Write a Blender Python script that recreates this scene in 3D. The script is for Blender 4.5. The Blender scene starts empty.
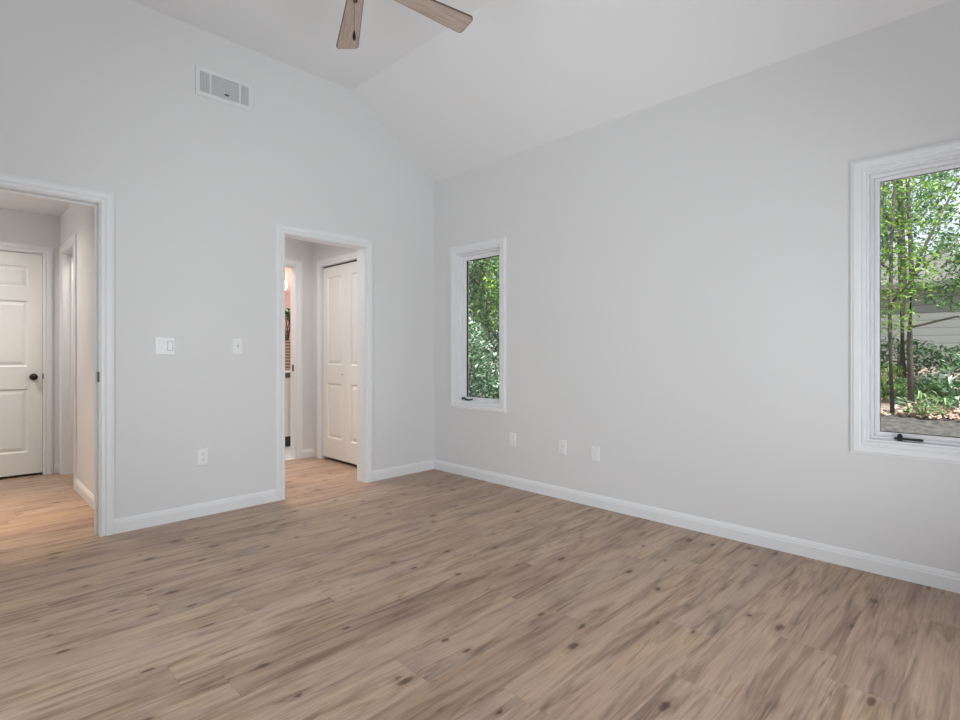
import bpy, bmesh, math, random
import numpy as np
from mathutils import Vector, Matrix

C = bpy.context.scene.collection
PI = math.pi

# ------------------------------------------------------------------ camera
cam_d = bpy.data.cameras.new('camera')
cam_d.sensor_width = 36.0
cam_d.lens = 526.0 / 960.0 * 36.0
cam_d.shift_y = -6.5 / 960.0
cam_d.clip_start = 0.02
cam_d.clip_end = 300
cam = bpy.data.objects.new('camera', cam_d)
cam.location = (-3.3315, -3.9166, 1.12)
cam.rotation_euler = (PI / 2, 0, -math.atan2(0.71115, 0.70304))
C.objects.link(cam)
bpy.context.scene.camera = cam

# ------------------------------------------------------------------ world, sun, big lights, exposure
sc = bpy.context.scene
sc.view_settings.view_transform = 'Standard'
sc.view_settings.look = 'None'
sc.view_settings.exposure = 0.0
sc.view_settings.gamma = 1.0
sc.view_settings.use_curve_mapping = False
sc.cycles.use_denoising = True
sc.cycles.denoising_input_passes = 'RGB_ALBEDO_NORMAL'
sc.cycles.denoising_prefilter = 'ACCURATE'
sc.cycles.max_bounces = 14
sc.cycles.diffuse_bounces = 8
sc.cycles.transparent_max_bounces = 16
sc.cycles.sample_clamp_indirect = 6.0

w = bpy.data.worlds.new('sky'); sc.world = w; w.use_nodes = True
nt = w.node_tree; nt.nodes.clear()
sky = nt.nodes.new('ShaderNodeTexSky'); sky.sky_type = 'NISHITA'; sky.sun_disc = False
sky.sun_elevation = math.radians(55); sky.sun_rotation = math.radians(215); sky.air_density = 1.0; sky.dust_density = 3.0
mixw = nt.nodes.new('ShaderNodeMixRGB'); mixw.blend_type = 'MIX'; mixw.inputs['Fac'].default_value = 0.6
bg = nt.nodes.new('ShaderNodeBackground'); out = nt.nodes.new('ShaderNodeOutputWorld')
SKY_STRENGTH = 0.20
mixw.inputs['Color2'].default_value = (7.4, 7.6, 7.8, 1)
nt.links.new(sky.outputs[0], mixw.inputs['Color1']); nt.links.new(mixw.outputs[0], bg.inputs['Color'])
bg.inputs['Strength'].default_value = SKY_STRENGTH
nt.links.new(bg.outputs[0], out.inputs['Surface'])

sun_d = bpy.data.lights.new('sun', 'SUN'); sun_d.energy = 7.0; sun_d.angle = math.radians(1.5); sun_d.color = (1, 0.96, 0.88)
sun = bpy.data.objects.new('sun', sun_d); C.objects.link(sun)
sun.rotation_euler = Vector((0.45, 0.38, -1.0)).to_track_quat('-Z', 'Y').to_euler()   # comes over the house roof

def area(name, loc, direction, sx, sy, power, color, spread=180):
    d = bpy.data.lights.new(name, 'AREA'); d.spread = math.radians(spread); d.shape = 'RECTANGLE'; d.size = sx; d.size_y = sy; d.energy = power; d.color = color
    o = bpy.data.objects.new(name, d); C.objects.link(o); o.location = loc
    o.rotation_euler = Vector(direction).to_track_quat('-Z', 'Y').to_euler()
    return o
# fill lights added outside a patio door and left window made up for them
area('patio_fill', (-1.9, -4.66, 1.05), (0, 1, 0.75), 2.6, 2.0, 69, (0.925, 0.96, 1.0))
area('left_window_fill', (-4.10, -1.75, 1.25), (1, -0.12, 0.30), 1.6, 1.9, 27, (0.925, 0.96, 1.0))
# ceiling lights of the hallway, passage and bathroom, with added fills between
area('hallway_lamp', (-3.50, 1.55, 2.40), (0, 0, -1), 0.35, 0.35, 12.5, (1.0, 0.95, 0.89), 150)
area('hallway_floor_fill', (-3.22, 0.80, 2.40), (0, 0, -1), 0.14, 0.14, 4.6, (1.0, 0.74, 0.48), 52)  # narrow fill added to brighten only the hallway floor
area('passage_floor_fill', (-1.12, 0.62, 2.40), (0, 0, -1), 0.14, 0.14, 2.6, (1.0, 0.78, 0.58), 52)  # same kind of added fill for the passage floor
area('passage_lamp', (-1.35, 0.72, 2.40), (0, 0, -1), 0.30, 0.30, 8, (1.0, 0.94, 0.88), 150)
area('side_room_fill', (-2.15, 1.9, 2.40), (0, 0, -1), 0.25, 0.25, 9, (1.0, 0.92, 0.82))  # fill added so the side room is not dark
area('bathroom_lamp', (-0.9, 2.0, 2.40), (0, 0, -1), 0.35, 0.35, 15, (1.0, 0.95, 0.91))

# ------------------------------------------------------------------ materials
def new_mat(name):
    m = bpy.data.materials.new(name); m.use_nodes = True
    return m, m.node_tree, m.node_tree.nodes['Principled BSDF']
def paint(name, col, rough=0.6, bump=0.0, scale=200, metallic=0.0, var=0.02, spec=0.5):
    m, t, b = new_mat(name)
    n = t.nodes.new('ShaderNodeTexNoise'); n.inputs['Scale'].default_value = scale; n.inputs['Detail'].default_value = 3
    tc = t.nodes.new('ShaderNodeTexCoord'); t.links.new(tc.outputs['Object'], n.inputs['Vector'])
    r = t.nodes.new('ShaderNodeValToRGB')
    r.color_ramp.elements[0].position = 0.3; r.color_ramp.elements[1].position = 0.7
    r.color_ramp.elements[0].color = tuple(c * (1 - var) for c in col) + (1,)
    r.color_ramp.elements[1].color = tuple(min(1, c * (1 + var)) for c in col) + (1,)
    t.links.new(n.outputs['Fac'], r.inputs['Fac']); t.links.new(r.outputs['Color'], b.inputs['Base Color'])
    b.inputs['Roughness'].default_value = rough; b.inputs['Metallic'].default_value = metallic
    b.inputs['Specular IOR Level'].default_value = spec
    if bump:
        bp = t.nodes.new('ShaderNodeBump'); bp.inputs['Strength'].default_value = bump; bp.inputs['Distance'].default_value = 0.002
        t.links.new(n.outputs['Fac'], bp.inputs['Height']); t.links.new(bp.outputs[0], b.inputs['Normal'])
    return m
M = {}
M['wall'] = paint('wall_paint', (0.70, 0.70, 0.705), 0.75, 0.05, 260, var=0.008, spec=0.25)
M['ceiling'] = paint('ceiling_paint', (0.76, 0.76, 0.765), 0.85, 0.05, 260, var=0.008, spec=0.2)
M['trim'] = paint('trim_paint', (0.765, 0.775, 0.79), 0.42, 0, 6, var=0.003)
M['door'] = paint('door_paint', (0.80, 0.80, 0.785), 0.45, 0.05, 60, var=0.01)
M['plastic'] = paint('white_plastic', (0.80, 0.80, 0.81), 0.3, 0, 50, var=0.01)
M['plastic_grey'] = paint('grey_plastic', (0.50, 0.50, 0.52), 0.35, 0, 50, var=0.01)
M['slot'] = paint('slot_dark', (0.05, 0.05, 0.05), 0.6)
M['bronze'] = paint('oil_rubbed_bronze', (0.035, 0.022, 0.02), 0.32, 0, 90, metallic=0.7, var=0.2)
M['black_metal'] = paint('black_metal', (0.02, 0.02, 0.022), 0.4, 0, 90, metallic=0.3, var=0.1)
M['chain'] = paint('bronze_chain', (0.12, 0.085, 0.06), 0.4, 0, 90, metallic=0.6, var=0.1)
M['grille'] = paint('grille_enamel', (0.60, 0.605, 0.615), 0.5)
M['grille_frame'] = paint('grille_frame_enamel', (0.72, 0.725, 0.73), 0.45)
M['gasket'] = paint('window_gasket', (0.03, 0.03, 0.03), 0.6)
M['vinyl'] = paint('window_vinyl', (0.79, 0.795, 0.815), 0.35, 0, 6, var=0.003)
M['tile'] = paint('bathroom_tile', (0.84, 0.83, 0.82), 0.3, 0, 12, var=0.04)
M['pink'] = paint('bathroom_warm_tint_wall', (0.66, 0.42, 0.36), 0.8, 0.05, 200, var=0.02)  # pinkish beige with the warm lamp tint mixed into the colour
M['vanity'] = paint('vanity_paint', (0.78, 0.77, 0.74), 0.45)
M['stone'] = paint('worktop_stone', (0.86, 0.86, 0.86), 0.25, 0, 8, var=0.03)
M['band'] = paint('drawer_band_wood', (0.17, 0.13, 0.11), 0.5, 0, 30, var=0.2)
M['plant_leaf'] = paint('plant_leaf', (0.045, 0.14, 0.03), 0.4, 0, 30, var=0.3)
M['plant_stem'] = paint('plant_stem', (0.12, 0.075, 0.045), 0.7, 0, 40, var=0.25)

def emit(name, col, strength):
    m, t, b = new_mat(name)
    b.inputs['Base Color'].default_value = (0.9, 0.9, 0.88, 1)
    b.inputs['Emission Color'].default_value = col + (1,); b.inputs['Emission Strength'].default_value = strength
    return m
M['glow'] = emit('sconce_glass', (1.0, 0.93, 0.84), 2.2)

def glass():
    m, t, b = new_mat('window_glass'); t.nodes.remove(b)
    o = t.nodes['Material Output']
    tr = t.nodes.new('ShaderNodeBsdfTransparent'); tr.inputs['Color'].default_value = (0.97, 0.985, 0.98, 1)
    gl = t.nodes.new('ShaderNodeBsdfGlossy'); gl.inputs['Roughness'].default_value = 0.01
    fr = t.nodes.new('ShaderNodeFresnel'); fr.inputs['IOR'].default_value = 1.25
    mx = t.nodes.new('ShaderNodeMixShader')
    t.links.new(fr.outputs[0], mx.inputs[0]); t.links.new(tr.outputs[0], mx.inputs[1]); t.links.new(gl.outputs[0], mx.inputs[2])
    t.links.new(mx.outputs[0], o.inputs['Surface'])
    return m
M['glass'] = glass()

def N(t, kind, **kw):
    n = t.nodes.new(kind)
    for k, v in kw.items(): setattr(n, k, v)
    return n
def math_n(t, op, a, b=None, c=None):
    n = t.nodes.new('ShaderNodeMath'); n.operation = op
    for i, v in enumerate((a, b, c)):
        if v is None: continue
        if isinstance(v, (int, float)): n.inputs[i].default_value = v
        else: t.links.new(v, n.inputs[i])
    return n.outputs[0]
def ramp(t, fac, stops, interp='LINEAR'):
    r = t.nodes.new('ShaderNodeValToRGB'); r.color_ramp.interpolation = interp
    e = r.color_ramp.elements
    while len(e) < len(stops): e.new(0.5)
    for i, (p, col) in enumerate(stops): e[i].position = p; e[i].color = tuple(col) + (1,)
    t.links.new(fac, r.inputs['Fac']); return r.outputs['Color']
def mixc(t, kind, fac, a, b):
    n = t.nodes.new('ShaderNodeMixRGB'); n.blend_type = kind
    if isinstance(fac, (int, float)): n.inputs[0].default_value = fac
    else: t.links.new(fac, n.inputs[0])
    for i, v in ((1, a), (2, b)):
        if isinstance(v, tuple): n.inputs[i].default_value = v + (1,)
        else: t.links.new(v, n.inputs[i])
    return n.outputs[0]

def floor_mat():
    m, t, b = new_mat('oak_plank_floor')
    tc = N(t, 'ShaderNodeTexCoord'); sp = N(t, 'ShaderNodeSeparateXYZ'); t.links.new(tc.outputs['Object'], sp.inputs[0])
    x, y = sp.outputs['X'], sp.outputs['Y']
    PW, PL = 0.19, 1.5
    yr = math_n(t, 'DIVIDE', math_n(t, 'ADD', y, 0.07), PW)
    row = math_n(t, 'FLOOR', yr); fy = math_n(t, 'FRACT', yr)
    wn = N(t, 'ShaderNodeTexWhiteNoise'); wn.noise_dimensions = '1D'; t.links.new(row, wn.inputs['W'])
    xr = math_n(t, 'ADD', math_n(t, 'DIVIDE', x, PL), math_n(t, 'MULTIPLY', wn.outputs['Value'], 7.31))
    col = math_n(t, 'FLOOR', xr); fx = math_n(t, 'FRACT', xr)
    cv = N(t, 'ShaderNodeCombineXYZ'); t.links.new(row, cv.inputs[0]); t.links.new(col, cv.inputs[1])
    wn2 = N(t, 'ShaderNodeTexWhiteNoise'); wn2.noise_dimensions = '2D'; t.links.new(cv.outputs[0], wn2.inputs['Vector'])
    rnd = wn2.outputs['Value']
    # plank-local coordinates with a random shift
    gx = math_n(t, 'ADD', math_n(t, 'MULTIPLY', x, 1.0), math_n(t, 'MULTIPLY', rnd, 37.0))
    gy = math_n(t, 'ADD', y, math_n(t, 'MULTIPLY', rnd, 11.0))
    def coord(sx, sy):
        c = N(t, 'ShaderNodeCombineXYZ')
        t.links.new(math_n(t, 'MULTIPLY', gx, sx), c.inputs[0]); t.links.new(math_n(t, 'MULTIPLY', gy, sy), c.inputs[1]); t.links.new(rnd, c.inputs[2])
        return c.outputs[0]
    def noise(vec, scale, detail, rough=0.6, dist=0.0):
        n = N(t, 'ShaderNodeTexNoise'); n.inputs['Scale'].default_value = scale; n.inputs['Detail'].default_value = detail
        n.inputs['Roughness'].default_value = rough; n.inputs['Distortion'].default_value = dist; t.links.new(vec, n.inputs['Vector']); return n.outputs['Fac']
    tone = ramp(t, rnd, [(0.0, (0.375, 0.263, 0.194)), (0.35, (0.435, 0.31, 0.228)), (0.7, (0.465, 0.345, 0.257)), (1.0, (0.40, 0.295, 0.232))])
    broad = noise(coord(1.0, 4.5), 1.6, 4, 0.6, 0.6)
    c1 = mixc(t, 'MULTIPLY', 0.85, tone, ramp(t, broad, [(0.28, (0.70, 0.68, 0.66)), (0.48, (0.97, 0.97, 0.97)), (0.72, (1.13, 1.12, 1.10))]))
    # long dark mineral streaks
    st = noise(coord(1.5, 16.0), 1.1, 6, 0.62, 1.3)
    c2 = mixc(t, 'MULTIPLY', 0.85, c1, ramp(t, st, [(0.33, (0.46, 0.42, 0.39)), (0.43, (0.78, 0.75, 0.73)), (0.51, (1, 1, 1)), (0.75, (1.08, 1.07, 1.06))]))
    fine = noise(coord(5.0, 130.0), 1.0, 5, 0.7, 0.3)
    c3 = mixc(t, 'MULTIPLY', 0.7, c2, ramp(t, fine, [(0.32, (0.72, 0.70, 0.69)), (0.58, (1.07, 1.07, 1.07))]))
    # knots
    vo = N(t, 'ShaderNodeTexVoronoi'); vo.voronoi_dimensions = '2D'; vo.inputs['Scale'].default_value = 1.0; t.links.new(coord(3.0, 6.5), vo.inputs['Vector'])
    nn = noise(coord(14, 24), 1.0, 3)
    kd = math_n(t, 'ADD', vo.outputs['Distance'], math_n(t, 'MULTIPLY', math_n(t, 'SUBTRACT', nn, 0.5), 0.22))
    vr = N_rgb(t, vo.outputs['Color'])
    kd = math_n(t, 'MULTIPLY', kd, math_n(t, 'ADD', 0.9, math_n(t, 'MULTIPLY', math_n(t, 'FRACT', math_n(t, 'MULTIPLY', vr, 17.0)), 2.2)))
    gate = math_n(t, 'GREATER_THAN', vr, 0.55)
    kn = ramp(t, kd, [(0.045, (0.27, 0.22, 0.20)), (0.085, (0.50, 0.45, 0.43)), (0.12, (0.83, 0.80, 0.79)), (0.30, (1, 1, 1))])
    c4 = mixc(t, 'MULTIPLY', gate, c3, kn)
    # fine dark cracks following the grain
    cr = noise(coord(0.75, 8.0), 1.5, 3, 0.5, 0.6)
    ln = math_n(t, 'ABSOLUTE', math_n(t, 'SUBTRACT', cr, 0.5))
    ms = noise(coord(1.4, 9.0), 1.3, 3)
    lm = ramp(t, ln, [(0.0, (0.52, 0.47, 0.45)), (0.009, (0.68, 0.64, 0.62)), (0.026, (1, 1, 1))])
    c5 = mixc(t, 'MULTIPLY', ramp(t, ms, [(0.49, (0, 0, 0)), (0.60, (0.95, 0.95, 0.95))]), c4, lm)
    hue = noise(coord(1.3, 3.0), 1.3, 2)
    c5 = mixc(t, 'MULTIPLY', 0.9, c5, ramp(t, hue, [(0.35, (1.02, 1.0, 0.92)), (0.5, (1, 1, 1)), (0.66, (0.96, 0.93, 0.98))]))
    # seams
    ey = math_n(t, 'MULTIPLY', math_n(t, 'MINIMUM', fy, math_n(t, 'SUBTRACT', 1.0, fy)), PW)
    ex = math_n(t, 'MULTIPLY', math_n(t, 'MINIMUM', fx, math_n(t, 'SUBTRACT', 1.0, fx)), PL)
    e = math_n(t, 'MINIMUM', ex, ey)
    sm = ramp(t, math_n(t, 'MULTIPLY', e, 100.0), [(0.05, (0.70, 0.67, 0.65)), (0.14, (1, 1, 1))])
    c6 = mixc(t, 'MULTIPLY', 0.75, c5, sm)
    t.links.new(c6, b.inputs['Base Color'])
    rr = math_n(t, 'ADD', 0.34, math_n(t, 'MULTIPLY', st, 0.14)); t.links.new(rr, b.inputs['Roughness'])
    b.inputs['Specular IOR Level'].default_value = 0.45
    bp = N(t, 'ShaderNodeBump'); bp.inputs['Strength'].default_value = 0.12; bp.inputs['Distance'].default_value = 0.001
    t.links.new(math_n(t, 'ADD', fine, st), bp.inputs['Height']); t.links.new(bp.outputs[0], b.inputs['Normal'])
    return m
def N_rgb(t, col):
    s = t.nodes.new('ShaderNodeSeparateColor'); t.links.new(col, s.inputs[0]); return s.outputs[0]
M['floor'] = floor_mat()

def blade_mat():
    m, t, b = new_mat('fan_blade_wood')
    tc = N(t, 'ShaderNodeTexCoord'); mp = N(t, 'ShaderNodeMapping'); mp.inputs['Scale'].default_value = (4, 60, 10)
    t.links.new(tc.outputs['Object'], mp.inputs[0])
    n = N(t, 'ShaderNodeTexNoise'); n.inputs['Scale'].default_value = 1.5; n.inputs['Detail'].default_value = 6; n.inputs['Distortion'].default_value = 0.6
    t.links.new(mp.outputs[0], n.inputs['Vector'])
    c = ramp(t, n.outputs['Fac'], [(0.3, (0.33, 0.25, 0.21)), (0.55, (0.43, 0.335, 0.285)), (0.75, (0.48, 0.385, 0.335))])
    t.links.new(c, b.inputs['Base Color']); b.inputs['Roughness'].default_value = 0.5
    return m
M['blade'] = blade_mat()
M['blade_edge'] = paint('fan_blade_edge', (0.12, 0.08, 0.065), 0.5)

def wicker_mat():
    m, t, b = new_mat('woven_wicker')
    tc = N(t, 'ShaderNodeTexCoord'); wv = N(t, 'ShaderNodeTexWave'); wv.bands_direction = 'Z'
    wv.inputs['Scale'].default_value = 8.5; wv.inputs['Distortion'].default_value = 1.5; wv.inputs['Detail'].default_value = 3
    t.links.new(tc.outputs['Object'], wv.inputs['Vector'])
    c = ramp(t, wv.outputs['Fac'], [(0.1, (0.19, 0.11, 0.075)), (0.6, (0.40, 0.26, 0.19)), (1, (0.50, 0.35, 0.27))])
    t.links.new(c, b.inputs['Base Color']); b.inputs['Roughness'].default_value = 0.8
    return m
M['wicker'] = wicker_mat()

def leaf_mat(name, c0, c1, c2, rough=0.45, trans=0.35):
    m, t, b = new_mat(name)
    g = N(t, 'ShaderNodeNewGeometry')
    c = ramp(t, g.outputs['Random Per Island'], [(0, c0), (0.55, c1), (0.92, c2)])
    t.links.new(c, b.inputs['Base Color']); b.inputs['Roughness'].default_value = rough
    tl = N(t, 'ShaderNodeBsdfTranslucent'); t.links.new(c, tl.inputs['Color'])
    mx = N(t, 'ShaderNodeMixShader'); mx.inputs[0].default_value = trans
    t.links.new(b.outputs[0], mx.inputs[1]); t.links.new(tl.outputs[0], mx.inputs[2]); t.links.new(mx.outputs[0], t.nodes['Material Output'].inputs['Surface'])
    return m
M['leaf_bright'] = leaf_mat('leaf_bright_green', (0.10, 0.22, 0.03), (0.22, 0.42, 0.06), (0.42, 0.60, 0.13))
M['leaf_mid'] = leaf_mat('leaf_mid_green', (0.05, 0.13, 0.035), (0.12, 0.25, 0.07), (0.26, 0.40, 0.16))
M['leaf_blue'] = leaf_mat('leaf_bluish_green', (0.05, 0.12, 0.06), (0.12, 0.24, 0.13), (0.32, 0.45, 0.33))
M['leaf_glint'] = leaf_mat('leaf_shrub_glint', (0.04, 0.13, 0.05), (0.13, 0.30, 0.12), (0.85, 0.92, 0.85), rough=0.25, trans=0.2)  # sun highlights painted in as near-white leaves
M['leaf_dark'] = leaf_mat('leaf_dark_green', (0.02, 0.06, 0.02), (0.05, 0.11, 0.04), (0.10, 0.19, 0.07))
M['blade_leaf'] = leaf_mat('strap_leaf', (0.10, 0.22, 0.06), (0.25, 0.40, 0.16), (0.55, 0.62, 0.38))
M['litter'] = leaf_mat('leaf_litter', (0.30, 0.19, 0.14), (0.52, 0.37, 0.29), (0.72, 0.57, 0.46), trans=0.05)
M['bark'] = paint('tree_bark', (0.115, 0.098, 0.08), 0.9, 0.6, 30, var=0.35)
M['soil'] = paint('woodland_soil', (0.30, 0.235, 0.20), 0.95, 0.8, 7, var=0.35)
M['mulch'] = paint('dark_mulch', (0.085, 0.078, 0.075), 0.95, 0.8, 14, var=0.6)
M['roof_shingle'] = paint('grey_shingle', (0.17, 0.16, 0.165), 0.9, 0.3, 20, var=0.2)
M['house_siding'] = paint('outer_siding', (0.45, 0.44, 0.42), 0.8)
def siding_mat():
    m, t, b = new_mat('grey_lap_siding')
    tc = N(t, 'ShaderNodeTexCoord'); sp = N(t, 'ShaderNodeSeparateXYZ'); t.links.new(tc.outputs['Object'], sp.inputs[0])
    f = math_n(t, 'FRACT', math_n(t, 'DIVIDE', sp.outputs['Z'], 0.2))
    c = ramp(t, f, [(0.0, (0.09, 0.10, 0.095)), (0.07, (0.20, 0.215, 0.205)), (0.9, (0.22, 0.235, 0.225)), (1.0, (0.13, 0.14, 0.135))])
    t.links.new(c, b.inputs['Base Color']); b.inputs['Roughness'].default_value = 0.8
    return m
M['siding'] = siding_mat()

# ------------------------------------------------------------------ helpers
def tag(o, label=None, cat=None, group=None, kind=None):
    if label: o['label'] = label
    if cat: o['category'] = cat
    if group: o['group'] = group
    if kind: o['kind'] = kind
    return o
def empty(name, loc=(0, 0, 0), rz=0):
    o = bpy.data.objects.new(name, None); o.empty_display_size = 0.1; C.objects.link(o)
    o.location = loc; o.rotation_euler = (0, 0, rz); return o
def obj(name, bm, mat, parent=None, smooth=False, bevel=0, recalc=True, loc=None):
    if recalc: bmesh.ops.recalc_face_normals(bm, faces=bm.faces)
    me = bpy.data.meshes.new(name); bm.to_mesh(me); bm.free()
    for mm in (mat if isinstance(mat, (list, tuple)) else [mat]): me.materials.append(mm)
    if smooth:
        for p in me.polygons: p.use_smooth = True
    o = bpy.data.objects.new(name, me); C.objects.link(o)
    if parent is not None: o.parent = parent
    if loc is not None: o.location = loc
    if bevel:
        b = o.modifiers.new('bevel', 'BEVEL'); b.width = bevel; b.segments = 2; b.limit_method = 'ANGLE'
    return o
def BM(): return bmesh.new()
def box(bm, x0, x1, y0, y1, z0, z1):
    v = [bm.verts.new((x, y, z)) for x in (x0, x1) for y in (y0, y1) for z in (z0, z1)]
    for f in ((0, 1, 3, 2), (4, 6, 7, 5), (0, 4, 5, 1), (2, 3, 7, 6), (0, 2, 6, 4), (1, 5, 7, 3)): bm.faces.new([v[i] for i in f])
    return v
def tube(bm, pts, radii, seg=8, cap=True):
    rings = []
    up = Vector((0, 0, 1))
    for i, p in enumerate(pts):
        p = Vector(p); a = Vector(pts[max(i - 1, 0)]); b_ = Vector(pts[min(i + 1, len(pts) - 1)])
        d = (b_ - a).normalized()
        s = d.cross(up)
        if s.length < 1e-3: s = d.cross(Vector((1, 0, 0)))
        s.normalize(); q = d.cross(s)
        r = radii[i] if isinstance(radii, (list, tuple)) else radii
        rings.append([bm.verts.new(p + (s * math.cos(2 * PI * k / seg) + q * math.sin(2 * PI * k / seg)) * r) for k in range(seg)])
    for a, b_ in zip(rings, rings[1:]):
        for k in range(seg): bm.faces.new((a[k], a[(k + 1) % seg], b_[(k + 1) % seg], b_[k]))
    if cap: bm.faces.new(rings[0][::-1]); bm.faces.new(rings[-1])
def lathe(bm, prof, seg=32, center=(0, 0, 0), axis='z'):
    rings = []
    for r, h in prof:
        ring = []
        for k in range(seg):
            a = 2 * PI * k / seg
            p = (r * math.cos(a), r * math.sin(a), h)
            if axis == 'x': p = (h, r * math.cos(a), r * math.sin(a))
            if axis == 'y': p = (r * math.cos(a), h, r * math.sin(a))
            ring.append(bm.verts.new((p[0] + center[0], p[1] + center[1], p[2] + center[2])))
        rings.append(ring)
    for a, b_ in zip(rings, rings[1:]):
        for k in range(seg): bm.faces.new((a[k], a[(k + 1) % seg], b_[(k + 1) % seg], b_[k]))
    bm.faces.new(rings[0][::-1]); bm.faces.new(rings[-1])

def wall(name, axis, a, b_, s0, s1, z0, z1, openings, mat, label):
    """wall slab between a and b_ along its normal axis, with rectangular openings (s0,s1,z0,z1); only outer faces"""
    S = sorted({s0, s1} | {v for o in openings for v in o[:2]}); Z = sorted({z0, z1} | {v for o in openings for v in o[2:]})
    bm = BM(); cache = {}
    def V(n, s, z):
        k = (n, s, z)
        if k not in cache: cache[k] = bm.verts.new((n, s, z) if axis == 'x' else (s, n, z))
        return cache[k]
    def filled(i, j):
        if i < 0 or j < 0 or i >= len(S) - 1 or j >= len(Z) - 1: return False
        sm, zm = (S[i] + S[i + 1]) / 2, (Z[j] + Z[j + 1]) / 2
        return not any(o[0] < sm < o[1] and o[2] < zm < o[3] for o in openings)
    for i in range(len(S) - 1):
        for j in range(len(Z) - 1):
            if not filled(i, j): continue
            for n in (a, b_): bm.faces.new((V(n, S[i], Z[j]), V(n, S[i + 1], Z[j]), V(n, S[i + 1], Z[j + 1]), V(n, S[i], Z[j + 1])))
            for di, dj, p, q in ((-1, 0, (i, j), (i, j + 1)), (1, 0, (i + 1, j), (i + 1, j + 1)), (0, -1, (i, j), (i + 1, j)), (0, 1, (i, j + 1), (i + 1, j + 1))):
                if not filled(i + di, j + dj):
                    bm.faces.new((V(a, S[p[0]], Z[p[1]]), V(a, S[q[0]], Z[q[1]]), V(b_, S[q[0]], Z[q[1]]), V(b_, S[p[0]], Z[p[1]])))
    o = obj(name, bm, mat)
    return tag(o, label, 'wall', kind='structure')

CASING = [(0, 0), (0, .010), (.005, .013), (.018, .013), (.022, .009), (.030, .016), (.054, .018), (.058, .013), (.067, .012), (.067, 0)]
def casing(name, axis, plane, sign, s0, s1, z0, z1, parent, four=False, mat=None, prof=CASING):
    """moulded surround of an opening on a wall plane; sign = direction it stands off the wall"""
    bm = BM(); rings = []
    def P(s, z, d):
        return (plane + sign * d, s, z) if axis == 'x' else (s, plane + sign * d, z)
    if four: corners = [(s0, z0, -1, -1), (s0, z1, -1, 1), (s1, z1, 1, 1), (s1, z0, 1, -1)]
    else: corners = [(s0, z0, -1, 0), (s0, z1, -1, 1), (s1, z1, 1, 1), (s1, z0, 1, 0)]
    for s, z, ds, dz in corners: rings.append([bm.verts.new(P(s + ds * o, z + dz * o, d)) for o, d in prof])
    n = len(prof)
    seq = list(zip(rings, rings[1:])) + ([(rings[-1], rings[0])] if four else [])
    for a, b_ in seq:
        for k in range(n): bm.faces.new((a[k], a[(k + 1) % n], b_[(k + 1) % n], b_[k]))
    if not four: bm.faces.new(rings[0]); bm.faces.new(rings[-1])
    return obj(name, bm, mat or M['trim'], parent)
def rect_frame(name, axis, a, b_, s0, s1, z0, z1, ws, wz0, wz1, mat, parent, bevel=0.002, three=False):
    """rectangular ring (jamb or sash) between depths a and b_; ws side width, wz0 bottom, wz1 top"""
    bm = BM(); inner = (s0 + ws, s1 - ws, z0 + wz0, z1 - wz1)
    def V(n, s, z): return bm.verts.new((n, s, z) if axis == 'x' else (s, n, z))
    if three:
        pts = [(s0, z0), (s0, z1), (s1, z1), (s1, z0), (inner[1], z0), (inner[1], inner[3]), (inner[0], inner[3]), (inner[0], z0)]
        A = [V(a, *p) for p in pts]; B = [V(b_, *p) for p in pts]
        for L in (A, B):
            bm.faces.new((L[0], L[1], L[6], L[7])); bm.faces.new((L[1], L[2], L[5], L[6])); bm.faces.new((L[2], L[3], L[4], L[5]))
        for k in range(8): bm.faces.new((A[k], A[(k + 1) % 8], B[(k + 1) % 8], B[k]))
    else:
        O = [(s0, z0), (s0, z1), (s1, z1), (s1, z0)]; I = [(inner[0], inner[2]), (inner[0], inner[3]), (inner[1], inner[3]), (inner[1], inner[2])]
        OA = [V(a, *p) for p in O]; OB = [V(b_, *p) for p in O]; IA = [V(a, *p) for p in I]; IB = [V(b_, *p) for p in I]
        for k in range(4):
            j = (k + 1) % 4
            bm.faces.new((OA[k], OA[j], IA[j], IA[k])); bm.faces.new((OB[k], OB[j], IB[j], IB[k]))
            bm.faces.new((OA[k], OA[j], OB[j], OB[k])); bm.faces.new((IA[k], IA[j], IB[j], IB[k]))
    return obj(name, bm, mat, parent, bevel=bevel)
BASE = [(0, 0), (.014, 0), (.014, .062), (.011, .068), (.011, .074), (.006, .085), (.004, .090), (0, .090)]
def baseboard(name, axis, plane, sign, s0, s1, label):
    bm = BM(); rings = []
    for s in (s0, s1): rings.append([bm.verts.new((plane + sign * d, s, z) if axis == 'x' else (s, plane + sign * d, z)) for d, z in BASE])
    n = len(BASE)
    for k in range(n): bm.faces.new((rings[0][k], rings[0][(k + 1) % n], rings[1][(k + 1) % n], rings[1][k]))
    bm.faces.new(rings[0]); bm.faces.new(rings[1])
    return tag(obj(name, bm, M['trim']), label, 'baseboard', kind='structure')
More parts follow.
